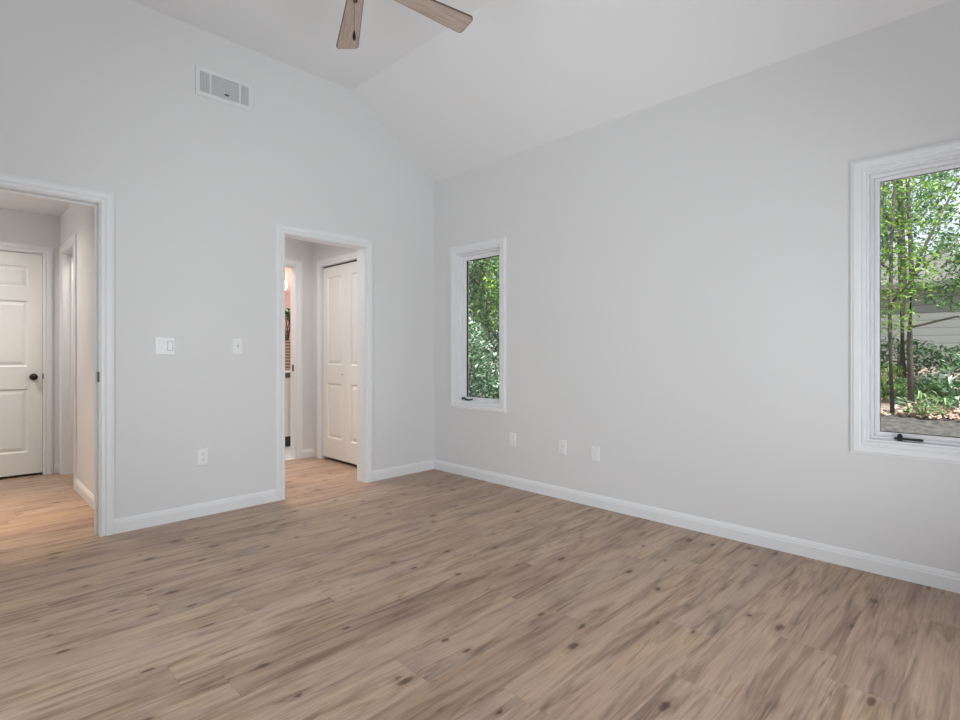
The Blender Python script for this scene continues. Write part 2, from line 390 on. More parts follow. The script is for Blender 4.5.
def leaf_face(bm, P, s0, s1, z0, z1, panels, thick):
    """moulded door leaf: P(s, z, d) maps to world with d towards the viewer"""
    S = sorted({s0, s1} | {v for p in panels for v in p[:2]}); Z = sorted({z0, z1} | {v for p in panels for v in p[2:]})
    for i in range(len(S) - 1):
        for j in range(len(Z) - 1):
            sm, zm = (S[i] + S[i + 1]) / 2, (Z[j] + Z[j + 1]) / 2
            if any(p[0] < sm < p[1] and p[2] < zm < p[3] for p in panels): continue
            bm.faces.new([bm.verts.new(P(s, z, 0)) for s, z in ((S[i], Z[j]), (S[i + 1], Z[j]), (S[i + 1], Z[j + 1]), (S[i], Z[j + 1]))])
    for p in panels:
        prev = None
        for ins, d in ((0, 0), (.004, -.003), (.012, -.011), (.020, -.011), (.046, -.003)):
            ring = [bm.verts.new(P(s, z, d)) for s, z in ((p[0] + ins, p[2] + ins), (p[1] - ins, p[2] + ins), (p[1] - ins, p[3] - ins), (p[0] + ins, p[3] - ins))]
            if prev:
                for k in range(4): bm.faces.new((prev[k], prev[(k + 1) % 4], ring[(k + 1) % 4], ring[k]))
            prev = ring
        bm.faces.new(prev)
    F = [bm.verts.new(P(s, z, 0)) for s, z in ((s0, z0), (s1, z0), (s1, z1), (s0, z1))]
    B = [bm.verts.new(P(s, z, -thick)) for s, z in ((s0, z0), (s1, z0), (s1, z1), (s0, z1))]
    for k in range(4): bm.faces.new((F[k], F[(k + 1) % 4], B[(k + 1) % 4], B[k]))
    bm.faces.new(B)
    bmesh.ops.remove_doubles(bm, verts=bm.verts, dist=1e-5)

# ------------------------------------------------------------------ the rooms
XL, YR = -3.80, -4.35          # left wall and rear wall of the bedroom
EAVE, TOP = 2.785, 3.357
WT = 0.12
bm = BM(); box(bm, XL - .14, 0.14, YR - .14, 0.06, -.12, 0)
box(bm, XL - .14, 0.0, 0.06, 1.40, -.12, 0); box(bm, XL - .14, -1.9, 1.40, 3.2, -.12, 0)
bmesh.ops.remove_doubles(bm, verts=bm.verts, dist=1e-5)
tag(obj('floor', bm, M['floor'], recalc=True), 'light brown oak plank floor with knots running through the rooms', 'floor', kind='structure')
bm = BM(); box(bm, -1.89, 0.0, 1.401, 2.75, -.12, 0.002)
tag(obj('floor_bathroom', bm, M['tile']), 'white bathroom tile floor beyond the passage', 'floor', kind='structure')

# sloped and flat ceiling of the bedroom, one solid
bm = BM()
prof = [(0.16, EAVE - .10), (0.16, EAVE + .10), (-0.912, TOP + .15), (XL + .912, TOP + .15), (XL - .16, EAVE + .10), (XL - .16, EAVE - .10), (XL, EAVE), (XL + .912, TOP), (-0.912, TOP), (0, EAVE)]
rings = [[bm.verts.new((x, y, z)) for x, z in prof] for y in (YR - .14, 0.12)]
for k in range(len(prof)): bm.faces.new((rings[0][k], rings[0][(k + 1) % len(prof)], rings[1][(k + 1) % len(prof)], rings[1][k]))
for r in rings:
    for q in ((0, 1, 8, 9), (1, 2, 8), (2, 3, 7, 8), (3, 4, 6, 7), (4, 5, 6)):
        pass
def cap(r):
    bm.faces.new((r[0], r[1], r[2], r[8], r[9])); bm.faces.new((r[2], r[3], r[7], r[8])); bm.faces.new((r[3], r[4], r[5], r[6], r[7]))
cap(rings[0]); cap(rings[1])
tag(obj('ceiling', bm, M['ceiling']), 'pale vaulted bedroom ceiling, flat in the middle and sloping to the eaves', 'ceiling', kind='structure')
bm = BM(); box(bm, -3.92, 0.0, .12, 3.3, 2.41, 2.53)
tag(obj('ceiling_hallway', bm, M['ceiling']), 'low flat white ceiling over the hallway and passage', 'ceiling', kind='structure')

O1 = (-3.585, -2.675, 0, 2.046)     # opening to the hallway
O2 = (-1.512, -0.785, 0, 2.046)     # opening to the closet passage
# door wall with gable top
w_ = wall('wall_back', 'y', 0.0, WT, XL, 0.0, 0, EAVE, [O1, O2], M['wall'], 'light grey wall with two cased openings and the high vent')
bm = BM(); bm.from_mesh(w_.data)
g = [(XL, EAVE), (XL + .912, TOP), (-0.912, TOP), (0, EAVE)]
A = [bm.verts.new((x, 0.0, z)) for x, z in g]; B = [bm.verts.new((x, WT, z)) for x, z in g]
bm.faces.new(A); bm.faces.new(B)
for k in (0, 1, 2): bm.faces.new((A[k], A[k + 1], B[k + 1], B[k]))
bmesh.ops.recalc_face_normals(bm, faces=bm.faces); bm.to_mesh(w_.data); bm.free()

W1 = (-0.872, -0.306, 0.677, 2.047)
W2 = (-3.998, -3.428, 0.671, 2.052)
wall('wall_right', 'x', 0.0, 0.14, YR, WT, -.12, EAVE, [W1, W2], M['wall'], 'light grey wall on the right with the two casement windows')
W4 = (-2.55, -0.95, 0.30, 2.25)
wall('wall_left', 'x', XL - .12, XL, YR, WT, 0, EAVE, [W4], M['wall'], 'light grey wall at the left beside the camera')
W3 = (-3.1, -0.7, 0.02, 2.05)
w_ = wall('wall_rear', 'y', YR - .14, YR, XL - .12, 0.14, 0, EAVE, [W3], M['wall'], 'light grey wall behind the camera with the added patio door')
bm = BM(); bm.from_mesh(w_.data)
A = [bm.verts.new((x, YR, z)) for x, z in g]; B = [bm.verts.new((x, YR - .14, z)) for x, z in g]
bm.faces.new(A); bm.faces.new(B)
bm.to_mesh(w_.data); bm.free()

# hallway behind the left opening
HX, HY = -2.585, 2.38
wall('wall_hallway_right', 'x', HX, HX + .12, WT, HY, 0, 2.41, [(1.56, 2.255, 0, 2.045)], M['wall'], 'hallway side wall with a doorway, behind the left opening')
HD = (-3.482, -2.717, 0, 2.035)
wall('wall_gap_block', 'y', 3.06, 3.18, XL, HX + .12, 0, 2.41, [], M['wall'], 'added wall behind the six-panel door that keeps its gap dark')  # unseen wall added to block outside light at the door gap
wall('wall_hallway_back', 'y', HY, HY + .12, XL, HX + .12, 0, 2.41, [(HD[0] - .018, HD[1] + .018, 0, HD[3] + .018)], M['wall'], 'hallway end wall holding the six-panel door')
wall('wall_hallway_left', 'x', XL - .12, XL, WT, 3.18, 0, 2.41, [], M['wall'], 'hallway side wall hidden left of the opening')
wall('wall_side_room', 'x', -1.90, -1.78, WT, 2.75, 0, 2.41, [], M['wall'], 'wall between the side room and the closet passage')
wall('wall_gap_block_side', 'x', HX, HX + .12, 2.5, 3.06, 0, 2.41, [], M['wall'], 'added side wall behind the six-panel door that keeps light out')  # unseen side piece of the added light block
wall('wall_side_room_back', 'y', 2.63, 2.75, HX + .12, -1.9, 0, 2.41, [], M['wall'], 'far wall of the side room off the hallway')
# closet passage behind the right opening
PX, PY = -0.54, 1.39
BF = (0.305, 1.216, 0, 2.04)
wall('wall_passage_right', 'x', PX, PX + .12, WT, PY, 0, 2.41, [(BF[0] - .015, BF[1] + .015, 0, BF[3] + .012)], M['wall'], 'passage side wall holding the bifold closet door')
BD = (-1.50, -0.735, 0, 2.045)
wall('wall_passage_back', 'y', PY, PY + .12, -1.78, 0.0, 0, 2.41, [BD], M['wall'], 'passage end wall with the bathroom doorway')
wall('wall_bathroom_back', 'y', 2.75, 2.87, -1.9, 0.14, 0, 2.41, [], M['pink'], 'pinkish beige bathroom wall with warm light in its colour, behind the sconce and plant')
wall('wall_bathroom_right', 'x', 0.0, 0.14, WT, 2.75, -.12, 2.53, [], M['wall'], 'outer wall at the right of the bathroom and closet')

baseboard('baseboard_right', 'x', 0.0, -1, YR, 0.0, 'white baseboard along the right window wall')
baseboard('baseboard_back', 'y', 0.0, -1, O1[1] + .067, O2[0] - .067, 'white baseboard on the door wall between the two openings')
baseboard('baseboard_corner', 'y', 0.0, -1, O2[1] + .067, -.014, 'short white baseboard between the right opening and the corner')
baseboard('baseboard_left', 'x', XL, 1, YR, 0.0, 'white baseboard along the left wall beside the camera')
baseboard('baseboard_rear', 'y', YR, 1, W3[1] + .067, -.014, 'white baseboard on the wall behind the camera')
baseboard('baseboard_hallway', 'x', HX, -1, WT + .067, 1.56 - .067, 'white baseboard inside the left opening on the hallway side wall')
baseboard('baseboard_hallway_end', 'y', HY, -1, HD[1] + .085, HX - .014, 'tiny white baseboard beside the six-panel hallway door')
baseboard('baseboard_passage', 'y', PY, -1, BD[1] + .067, PX, 'tiny white baseboard between the bathroom doorway and the closet')
baseboard('baseboard_closet', 'x', PX, -1, WT, BF[0] - .08, 'white baseboard between the passage opening and bifold door')

# cased openings
def opening(name, label, axis, a, b_, s0, s1, top, sides=(1, 1), sign=-1, stop=True):
    r = empty(name, ((s0 + s1) / 2, a, 0) if axis == 'y' else (a, (s0 + s1) / 2, 0)); tag(r, label, 'door frame', kind='structure')
    r.location = (0, 0, 0)
    jt = 0.006
    rect_frame('jamb', axis, a - .002 if sign < 0 else a + .002, b_ + .002, s0, s1, 0, top, jt, 0, jt, M['trim'], r, bevel=0.001, three=True)
    if sides[0]: casing('casing', axis, a, -1, s0, s1, 0, top, r)
    if sides[1]: casing('casing', axis, b_, 1, s0, s1, 0, top, r)
    if stop:
        mid = (a + b_) / 2
        rect_frame('door_stop', axis, mid - .0, mid + .035, s0 + jt, s1 - jt, 0, top - jt, .011, 0, .011, M['trim'], r, bevel=0.002, three=True)
    return r
t1 = opening('trim_1', 'white moulded frame of the left opening into the hallway', 'y', 0.0, WT, O1[0], O1[1], O1[3])
bm = BM(); box(bm, O1[1] - .0105, O1[1] - .0055, -.006, .048, .945, 1.008)
obj('strike_plate', bm, M['bronze'], t1, bevel=.002)['label'] = 'dark bronze strike plate'
t2 = opening('trim_2', 'white moulded frame of the right opening into the closet passage', 'y', 0.0, WT, O2[0], O2[1], O2[3], stop=False)
t3 = opening('trim_3', 'white doorway frame in the hallway side wall', 'x', HX, HX + .12, 1.56, 2.255, 2.045)
t4 = opening('trim_4', 'white bathroom doorway frame at the end of the passage', 'y', PY, PY + .12, BD[0], BD[1], BD[3], stop=False)
bm = BM(); box(bm, BD[1] - .011, BD[1] - .006, PY + .045, PY + .075, .93, 1.0)
obj('strike_plate', bm, M['bronze'], t4, bevel=.001)['label'] = 'dark latch plate'

# six-panel hallway door
d1 = empty('door_1'); tag(d1, 'white six-panel door with dark bronze knob at the hallway end', 'door', kind='structure')
rect_frame('jamb', 'y', HY - .002, HY + .122, HD[0] - .018, HD[1] + .018, 0, HD[3] + .018, .016, 0, .016, M['trim'], d1, three=True)
casing('casing', 'y', HY, -1, HD[0] - .008, HD[1] + .008, 0, HD[3] + .008, d1)
bm = BM(); Pd = lambda s, z, d: (s, HY + .012 - d, z)
pan = []
for a, b_ in ((HD[0] + .10, HD[0] + .335), (HD[1] - .335, HD[1] - .10)):
    for z0, z1 in ((.22, .80), (1.00, 1.60), (1.72, 1.915)): pan.append((a, b_, z0, z1))
leaf_face(bm, Pd, HD[0], HD[1], .022, HD[3] - .003, pan, .035)
obj('door_panel', bm, M['door'], d1)
bm = BM(); lathe(bm, [(.001, -.001), (.030, -.001), (.031, -.006), (.012, -.010), (.011, -.026), (.022, -.032), (.027, -.043), (.026, -.054), (.017, -.062), (.001, -.064)], 28, (HD[1] - .062, HY + .012, .905), 'y')
obj('knob', bm, M['bronze'], d1, smooth=True)['label'] = 'dark bronze door knob'
bm = BM(); box(bm, HD[1] + .001, HD[1] + .012, HY - .004, HY + .008, .885, .935)
obj('strike_plate', bm, M['bronze'], d1, bevel=.001)['label'] = 'dark bronze strike plate'

# bifold closet door
d2 = empty('door_2'); tag(d2, 'white two-leaf bifold closet door in the passage', 'door', kind='structure')
rect_frame('jamb', 'x', PX - .002, PX + .12, BF[0] - .015, BF[1] + .015, 0, BF[3] + .012, .012, 0, .012, M['trim'], d2, three=True)
casing('casing', 'x', PX, -1, BF[0] - .008, BF[1] + .008, 0, BF[3] + .004, d2)
bm = BM(); box(bm, PX + .02, PX + .05, BF[0], BF[1], BF[3] - .012, BF[3] - .002); obj('track', bm, M['slot'], d2)['label'] = 'dark top track'
mid = (BF[0] + BF[1]) / 2
for a, b_ in ((mid + .002, BF[1] - .003), (BF[0] + .003, mid - .002)):
    bm = BM(); leaf_face(bm, lambda s, z, d: (PX + .022 - d, s, z), a, b_, .03, BF[3] - .016, [(a + .085, b_ - .085, .235, .81), (a + .085, b_ - .085, 1.0, 1.92)], .03)
    obj('door_leaf', bm, M['door'], d2)
bm = BM(); lathe(bm, [(.001, 0), (.007, 0), (.006, -.012), (.014, -.02), (.014, -.026), (.001, -.029)], 20, (PX + .022, mid + .055, .91), 'x')
obj('knob', bm, M['door'], d2, smooth=True)

# casement windows
def crank(parent, x, y, z, style):
    r = empty('crank_handle', (x, y, z)); r.parent = parent; r['label'] = 'black crank handle'
    bm = BM()
    if style == 'folded':
        box(bm, -.014, .004, -.105, .008, -.010, .001)
        obj('handle_arm', bm, M['black_metal'], r, bevel=.003)
        bm = BM(); lathe(bm, [(.001, -.016), (.011, -.016), (.012, .006), (.008, .016), (.001, .019)], 18, (0, -.014, 0)); obj('handle_hub', bm, M['black_metal'], r, smooth=True)
    else:
        tube(bm, [(-.006, -.022, .006), (-.010, -.04, -.004), (-.013, -.075, -.008), (-.014, -.11, -.006), (-.014, -.14, .004)], [.010, .009, .007, .006, .005], 10)
        obj('handle_arm', bm, M['black_metal'], r, smooth=True)
        bm = BM(); lathe(bm, [(.001, 0), (.012, 0), (.011, -.012), (.001, -.014)], 16, (.004, 0, .0), 'x'); obj('handle_hub', bm, M['black_metal'], r, smooth=True)
def window(name, label, O, gap, gtop, gbot, hy, style, gk):
    r = empty(name); tag(r, label, 'window', kind='structure')
    casing('window_casing', 'x', 0.0, -1, O[0], O[1], O[2], O[3], r, four=True)
    rect_frame('jamb', 'x', -.003, .138, O[0], O[1], O[2], O[3], .010, .010, .010, M['vinyl'], r)
    f = .016
    rect_frame('window_stop', 'x', .034, .13, O[0] + .010, O[1] - .010, O[2] + .010, O[3] - .010, f - .002, f - .002, f - .002, M['vinyl'], r)
    s0, s1, z0, z1 = O[0] + gap, O[1] - gap, O[2] + gbot, O[3] - gtop      # glass edges
    b = .024
    rect_frame('sash', 'x', .058, .10, O[0] + b - .0, O[1] - b, O[2] + b - .006, O[3] - b, gap - b, gbot - b + .006, gtop - b, M['vinyl'], r, bevel=.004)
    rect_frame('gasket', 'x', .072, .088, s0 - .001, s1 + .001, z0 - .001, z1 + .001, gk, .003, gk * .8, M['gasket'], r, bevel=0)
    bm = BM(); box(bm, .078, .082, s0 + .002, s1 - .002, z0 + .002, z1 - .002); obj('glass_pane', bm, M['glass'], r)
    crank(r, .030, hy, O[2] + .027, style)
    return r
window('window_1', 'narrow white casement window nearest the room corner', W1, .072, .064, .042, -0.372, 'open', .007)
window('window_2', 'white casement window cut by the right edge of the photo', W2, .045, .042, .045, -3.545, 'folded', .002)

# unseen patio door and left-wall window, added as openings for the fill lights
r = empty('added_door'); tag(r, 'white glazed patio door added behind the camera to let fill light in', 'door', kind='structure')
casing('casing', 'y', YR, 1, W3[0], W3[1], 0, W3[3], r)
for a, b_, yy in ((W3[0], -1.87, YR - .06), (-1.93, W3[1], YR - .11)):
    rect_frame('sash', 'y', yy, yy + .04, a, b_, W3[2], W3[3], .06, .08, .06, M['vinyl'], r)
    bm = BM(); box(bm, a + .058, b_ - .058, yy + .018, yy + .022, W3[2] + .078, W3[3] - .058); obj('glass_pane', bm, M['glass'], r)
r = empty('added_window'); tag(r, 'white window added in the left wall to let fill light in', 'window', kind='structure')
casing('window_casing', 'x', XL, 1, W4[0], W4[1], W4[2], W4[3], r, four=True)
rect_frame('sash', 'x', XL - .09, XL - .05, W4[0], W4[1], W4[2], W4[3], .06, .06, .06, M['vinyl'], r)
bm = BM(); box(bm, XL - .072, XL - .068, W4[0] + .058, W4[1] - .058, W4[2] + .058, W4[3] - .058); obj('glass_pane', bm, M['glass'], r)

# ------------------------------------------------------------------ things on the walls
def plate(name, label, cat, axis, plane, s, z, wdt, hgt, group=None):
    r = empty(name, (s, plane, z) if axis == 'y' else (plane, s, z), 0 if axis == 'y' else PI / 2 * -1)
    tag(r, label, cat, group)
    bm = BM(); v = box(bm, -wdt / 2, wdt / 2, -.006, 0, -hgt / 2, hgt / 2)
    for q in v:
        if q.co.y < -.003: q.co.x *= 1 - .006 / wdt * 1.2; q.co.z *= 1 - .006 / hgt * 1.2
    obj('cover_plate', bm, M['plastic'], r, bevel=.0012)
    return r
def duplex(r):
    for sgn in (1, -1):
        bm = BM(); cz = sgn * .0195
        pts = [(.0165 * math.cos(a), .0135 * max(-.92, min(.92, 1.25 * math.sin(a)))) for a in [2 * PI * k / 24 for k in range(24)]]
        F = [bm.verts.new((x, -.0085, cz + z)) for x, z in pts]; B = [bm.verts.new((x, -.005, cz + z)) for x, z in pts]
        bm.faces.new(F)
        for k in range(24): bm.faces.new((F[k], F[(k + 1) % 24], B[(k + 1) % 24], B[k]))
        p = obj('receptacle', bm, M['plastic'], r)
        for x0, h in ((-.0065, .007), (.0065, .0055)):
            bm = BM(); box(bm, x0 - .001, x0 + .001, -.0090, -.0080, cz + .003 - h / 2, cz + .003 + h / 2); obj('slot', bm, M['slot'], p)
        bm = BM(); lathe(bm, [(.0022, -.0080), (.0022, -.0090)], 10, (0, 0, cz - .0065), 'y'); obj('slot', bm, M['slot'], p)
def rocker(r, x, mat):
    bm = BM(); v = box(bm, x - .0165, x + .0165, -.009, -.004, -.033, .033); obj('rocker_frame', bm, mat, r, bevel=.001)
    bm = BM(); v = box(bm, x - .0125, x + .0125, -.011, -.006, -.029, .029)
    for q in v:
        if q.co.y < -.008 and q.co.z > 0: q.co.y = -.0145
    obj('rocker', bm, M['plastic'], r, bevel=.001)
r = plate('light_switch', 'wide double white rocker switch right of the left opening', 'light switch', 'y', 0, -2.324, 1.17, .117, .117)
rocker(r, -.027, M['plastic'])
rocker(r, .027, M['plastic_grey'])
r = plate('light_switch', 'small single white switch left of the right opening', 'light switch', 'y', 0, -1.861, 1.172, .073, .117)
bm = BM(); box(bm, -.005, .005, -.017, -.004, -.005, .010); obj('toggle', bm, M['plastic_grey'], r, bevel=.001)
r = plate('wall_outlet', 'white duplex outlet low on the door wall, below the switches', 'outlet', 'y', 0, -2.091, .407, .072, .117); duplex(r)
r = plate('cable_jack', 'white wall plate nearest the room corner, below the narrow window', 'wall plate', 'x', 0, -1.010, .397, .070, .115)
bm = BM(); lathe(bm, [(.006, -.004), (.006, -.013), (.003, -.014)], 12, (0, 0, 0), 'y'); obj('jack', bm, M['plastic'], r)
r = plate('wall_outlet', 'white duplex outlet in the middle of the three right-wall plates', 'outlet', 'x', 0, -1.518, .394, .072, .117); duplex(r)
r = plate('cable_jack', 'white wall plate farthest from the corner, rightmost of the three', 'wall plate', 'x', 0, -1.812, .385, .072, .117)
bm = BM(); box(bm, -.016, .016, -.0085, -.004, -.033, .033); obj('jack', bm, M['plastic'], r, bevel=.001)
r = plate('wall_outlet', 'white outlet on the hallway side wall, just inside the left opening', 'outlet', 'x', HX, .70, .42, .072, .117); duplex(r)

# return-air grille
r = empty('air_vent', (-1.9485, 0, 2.996)); tag(r, 'white three-section air vent high on the door wall', 'vent')
hw, hh = .194, .100
bm = BM(); box(bm, -hw + .02, hw - .02, -.003, .0, -hh + .02, hh - .02); obj('backing', bm, M['plastic_grey'], r)
rect_frame('frame', 'y', -.012, 0, -hw, hw, -hh, hh, .030, .032, .032, M['grille_frame'], r, bevel=.004)
for x in (-.0985, .100):
    bm = BM(); box(bm, x - .006, x + .006, -.012, 0, -hh + .031, hh - .031); obj('divider', bm, M['grille_frame'], r)
for x0, x1, horiz in ((-hw + .030, -.1045, False), (-.0925, .094, True), (.106, hw - .030, False)):
    bm = BM()
    if horiz:
        n = 11
        for k in range(n):
            z = -hh + .034 + (2 * hh - .068) * (k + .5) / n
            v = box(bm, x0, x1, -.010, -.002, z - .0052, z + .0036)
            for q in v:
                if q.co.y > -.005: q.co.z += .004
    else:
        n = max(4, int((x1 - x0) / .0095))
        for k in range(n):
            x = x0 + (x1 - x0) * (k + .5) / n
            v = box(bm, x - .0036, x + .0036, -.010, -.002, -hh + .032, hh - .032)
    obj('louver_panel', bm, M['grille'], r)
bm = BM(); box(bm, -.004, .022, -.018, -.009, -.047, -.039); obj('damper_lever', bm, M['slot'], r)['label'] = 'small dark lever'

r = empty('smoke_detector', (-3.105, 2.13, 2.41)); tag(r, 'white round detector on the hallway ceiling at the left photo edge', 'detector')
bm = BM(); lathe(bm, [(.001, 0), (.06, 0), (.06, -.012), (.052, -.026), (.035, -.034), (.001, -.036)], 32); obj('detector_body', bm, M['plastic'], r, smooth=True)

# ------------------------------------------------------------------ ceiling fan
fan = empty('ceiling_fan', (-1.894, -1.653, TOP)); tag(fan, 'ceiling fan with brown wooden blades and a bead pull chain', 'ceiling fan')
bm = BM(); lathe(bm, [(.001, 0), (.068, 0), (.066, -.012), (.045, -.045), (.020, -.055), (.001, -.055)], 32); obj('canopy', bm, M['bronze'], fan, smooth=True)
bm = BM(); lathe(bm, [(.012, -.05), (.012, -.20)], 16); obj('downrod', bm, M['bronze'], fan, smooth=True)
bm = BM(); lathe(bm, [(.001, -.19), (.045, -.19), (.085, -.215), (.112, -.25), (.118, -.30), (.108, -.335), (.075, -.352), (.001, -.352)], 40); obj('motor_housing', bm, M['bronze'], fan, smooth=True)
bm = BM(); lathe(bm, [(.001, -.35), (.060, -.352), (.062, -.40), (.052, -.435), (.034, -.442), (.024, -.455), (.001, -.456)], 32); obj('switch_housing', bm, M['bronze'], fan, smooth=True)
def blade_mesh():
    bm = BM(); pts = []
    L0, L1, w0, w1, rc = .16, .664, .044, .067, .024
    pts.append((L0 + .012, -w0)); 
    for k in range(7):
        a = -PI / 2 + PI / 2 * k / 6; pts.append((L1 - rc + rc * math.cos(a), -w1 + rc + rc * math.sin(a)))
    for k in range(7):
        a = PI / 2 * k / 6; pts.append((L1 - rc + rc * math.cos(a), w1 - rc + rc * math.sin(a)))
    pts += [(L0 + .012, w0), (L0, w0 - .012), (L0, -w0 + .012)]
    T = [bm.verts.new((x, y, .004)) for x, y in pts]; B = [bm.verts.new((x, y, -.004)) for x, y in pts]
    bm.faces.new(T)
    I = [bm.verts.new((L0 + .25 + (x - L0 - .25) * (1 - .0045 / .25), y * (1 - .0045 / .067), -.0052)) for x, y in pts]
    bm.faces.new(I[::-1])
    for k in range(len(pts)):
        f = bm.faces.new((B[k], B[(k + 1) % len(pts)], I[(k + 1) % len(pts)], I[k])); f.material_index = 1
    for k in range(len(pts)):
        f = bm.faces.new((T[k], T[(k + 1) % len(pts)], B[(k + 1) % len(pts)], B[k])); f.material_index = 1
    return bm
for k in range(5):
    a = math.radians(64.0 + 72 * k)
    bl = obj('blade', blade_mesh(), [M['blade'], M['blade_edge']], fan)
    bl.location = (0, 0, -.357); bl.rotation_euler = (Matrix.Rotation(a, 3, 'Z') @ Matrix.Rotation(math.radians(-11), 3, 'X')).to_euler()
    bm = BM(); v = box(bm, .10, .30, -.022, .022, .004, .010)
    for q in v:
        if q.co.x < .2: q.co.y *= .7
    br = obj('blade_bracket', bm, M['bronze'], bl, bevel=.002)
bm = BM()
box(bm, -.022, -.007, .007, .022, -.492, -.45)
cx, cy = -.0185, .0185
tube(bm, [(cx, cy, -.486), (cx, cy, -.638)], .0011, 6)
for k in range(34): 
    z = -.494 - k * .0043
    bmesh.ops.create_icosphere(bm, subdivisions=1, radius=.0019, matrix=Matrix.Translation((cx, cy, z)))
ch = obj('pull_chain', bm, M['chain'], fan)
bm = BM(); lathe(bm, [(.001, -.632), (.004, -.635), (.005, -.644), (.0088, -.660), (.0078, -.674), (.004, -.681), (.001, -.683)], 16, (cx, cy, 0)); obj('pull_knob', bm, M['bronze'], ch, smooth=True)

# ------------------------------------------------------------------ bathroom glimpse
r = empty('vanity', (-.70, 2.42, .002)); tag(r, 'white bathroom vanity seen through the bathroom doorway', 'vanity')
bm = BM(); box(bm, -.55, .60, -.30, .32, .13, .83); obj('cabinet_body', bm, M['vanity'], r, bevel=.002)
bm = BM(); box(bm, -.55, .60, -.24, .32, .0, .13); obj('toe_kick', bm, M['slot'], r)['label'] = 'dark recessed base'
for x0, x1 in ((-.54, -.165), (-.155, .22), (.23, .59)):
    bm = BM(); leaf_face(bm, lambda s, z, d: (s, -.315 - d, z), x0, x1, .15, .81, [(x0 + .05, x1 - .05, .2, .76)], .014); dd = obj('door', bm, M['vanity'], r)
    bm = BM(); lathe(bm, [(.005, -.315), (.005, -.33), (.011, -.34), (.001, -.345)], 12, (x0 + .03, 0, .7), 'y'); obj('knob', bm, M['bronze'], dd, smooth=True)
bm = BM(); box(bm, -.55, .60, -.305, .32, .831, .89); obj('drawer_band', bm, M['band'], r)['label'] = 'dark brown band under the worktop'
bm = BM(); box(bm, -.57, .62, -.335, .325, .8905, .914); obj('worktop', bm, M['stone'], r, bevel=.003)
pl = empty('potted_plant', (-.425, 2.31, .916)); tag(pl, 'tall leafy plant in a brown wicker basket on the vanity', 'plant')
bm = BM(); lathe(bm, [(.001, 0), (.085, 0), (.098, .10), (.105, .22), (.100, .31), (.092, .345), (.098, .365), (.088, .365), (.085, .33), (.001, .325)], 36); obj('basket', bm, M['wicker'], pl, smooth=True)
random.seed(5)
stems = BM(); lv = BM()
for k in range(9):
    a = k * 2.4; r0 = .035; tip = Vector((.10 * math.cos(a), .10 * math.sin(a), .70 + .05 * math.sin(k * 1.7)))
    base = Vector((r0 * math.cos(a + 1.5), r0 * math.sin(a + 1.5), .325))
    tube(stems, [base, base.lerp(tip, .5) + Vector((.01, .0, 0)), tip], [.007, .006, .004], 6)
    for j in range(2):
        b2 = a + random.uniform(-.9, .9) + j * 2; dirv = Vector((math.cos(b2), math.sin(b2), .35)).normalized(); side = dirv.cross(Vector((0, 0, 1))).normalized()
        L = random.uniform(.14, .20); rows = []
        for i in range(7):
            tt = i / 6; wv = .045 * math.sin(PI * min(.98, tt * .92 + .04)); c_ = tip + Vector((0, 0, -.02 + .02 * j)) + dirv * (L * tt) + Vector((0, 0, -.10 * tt * tt))
            rows.append((lv.verts.new(c_ - side * wv + Vector((0, 0, .012))), lv.verts.new(c_), lv.verts.new(c_ + side * wv + Vector((0, 0, .012)))))
        for p, q in zip(rows, rows[1:]):
            lv.faces.new((p[0], p[1], q[1], q[0])); lv.faces.new((p[1], p[2], q[2], q[1]))
obj('stem', stems, M['plant_stem'], pl, smooth=True); obj('foliage', lv, M['plant_leaf'], pl, smooth=True, recalc=False)
r = empty('wall_sconce', (-.285, 2.75, 1.94)); tag(r, 'glowing white sconce on the pink bathroom wall', 'wall lamp')
bm = BM(); lathe(bm, [(.001, 0), (.045, 0), (.045, -.015), (.001, -.018)], 24, (0, 0, -.05), 'y'); obj('backplate', bm, M['bronze'], r, smooth=True)
bm = BM(); tube(bm, [(0, -.015, -.05), (0, -.07, -.07), (0, -.10, -.04), (0, -.10, .0)], .008, 10); obj('arm', bm, M['bronze'], r, smooth=True)
bm = BM(); lathe(bm, [(.001, .0), (.022, .0), (.040, .03), (.044, .065), (.034, .105), (.018, .128), (.001, .13)], 24, (0, -.10, 0)); obj('lamp_shade', bm, M['glow'], r, smooth=True)
ld = bpy.data.lights.new('sconce_light', 'POINT'); ld.energy = 2.0; ld.color = (1, .85, .7); ld.shadow_soft_size = .05
lo = bpy.data.objects.new('sconce_light', ld); C.objects.link(lo); lo.location = (-.285, 2.60, 2.14)

# ------------------------------------------------------------------ garden outside the right wall
def gz(x, y):
    h = -.25 + .08 * max(0, min(x, 13) - .3)
    return h + .03 * math.sin(x * 1.7 + y) + .025 * math.sin(y * 2.3 - x * .6)
bm = BM(); nx, ny = 60, 70
gv = [[bm.verts.new((.15 + 30 * (i / nx) ** 1.3, -16 + 44 * j / ny, gz(.15 + 30 * (i / nx) ** 1.3, -16 + 44 * j / ny))) for j in range(ny + 1)] for i in range(nx + 1)]
for i in range(nx):
    for j in range(ny):
        f = bm.faces.new((gv[i][j], gv[i + 1][j], gv[i + 1][j + 1], gv[i][j + 1])); f.smooth = True
        if i < 18: f.material_index = 1
tag(obj('ground', bm, [M['soil'], M['mulch']], recalc=False), 'brown woodland ground outside the windows', 'ground', kind='structure')

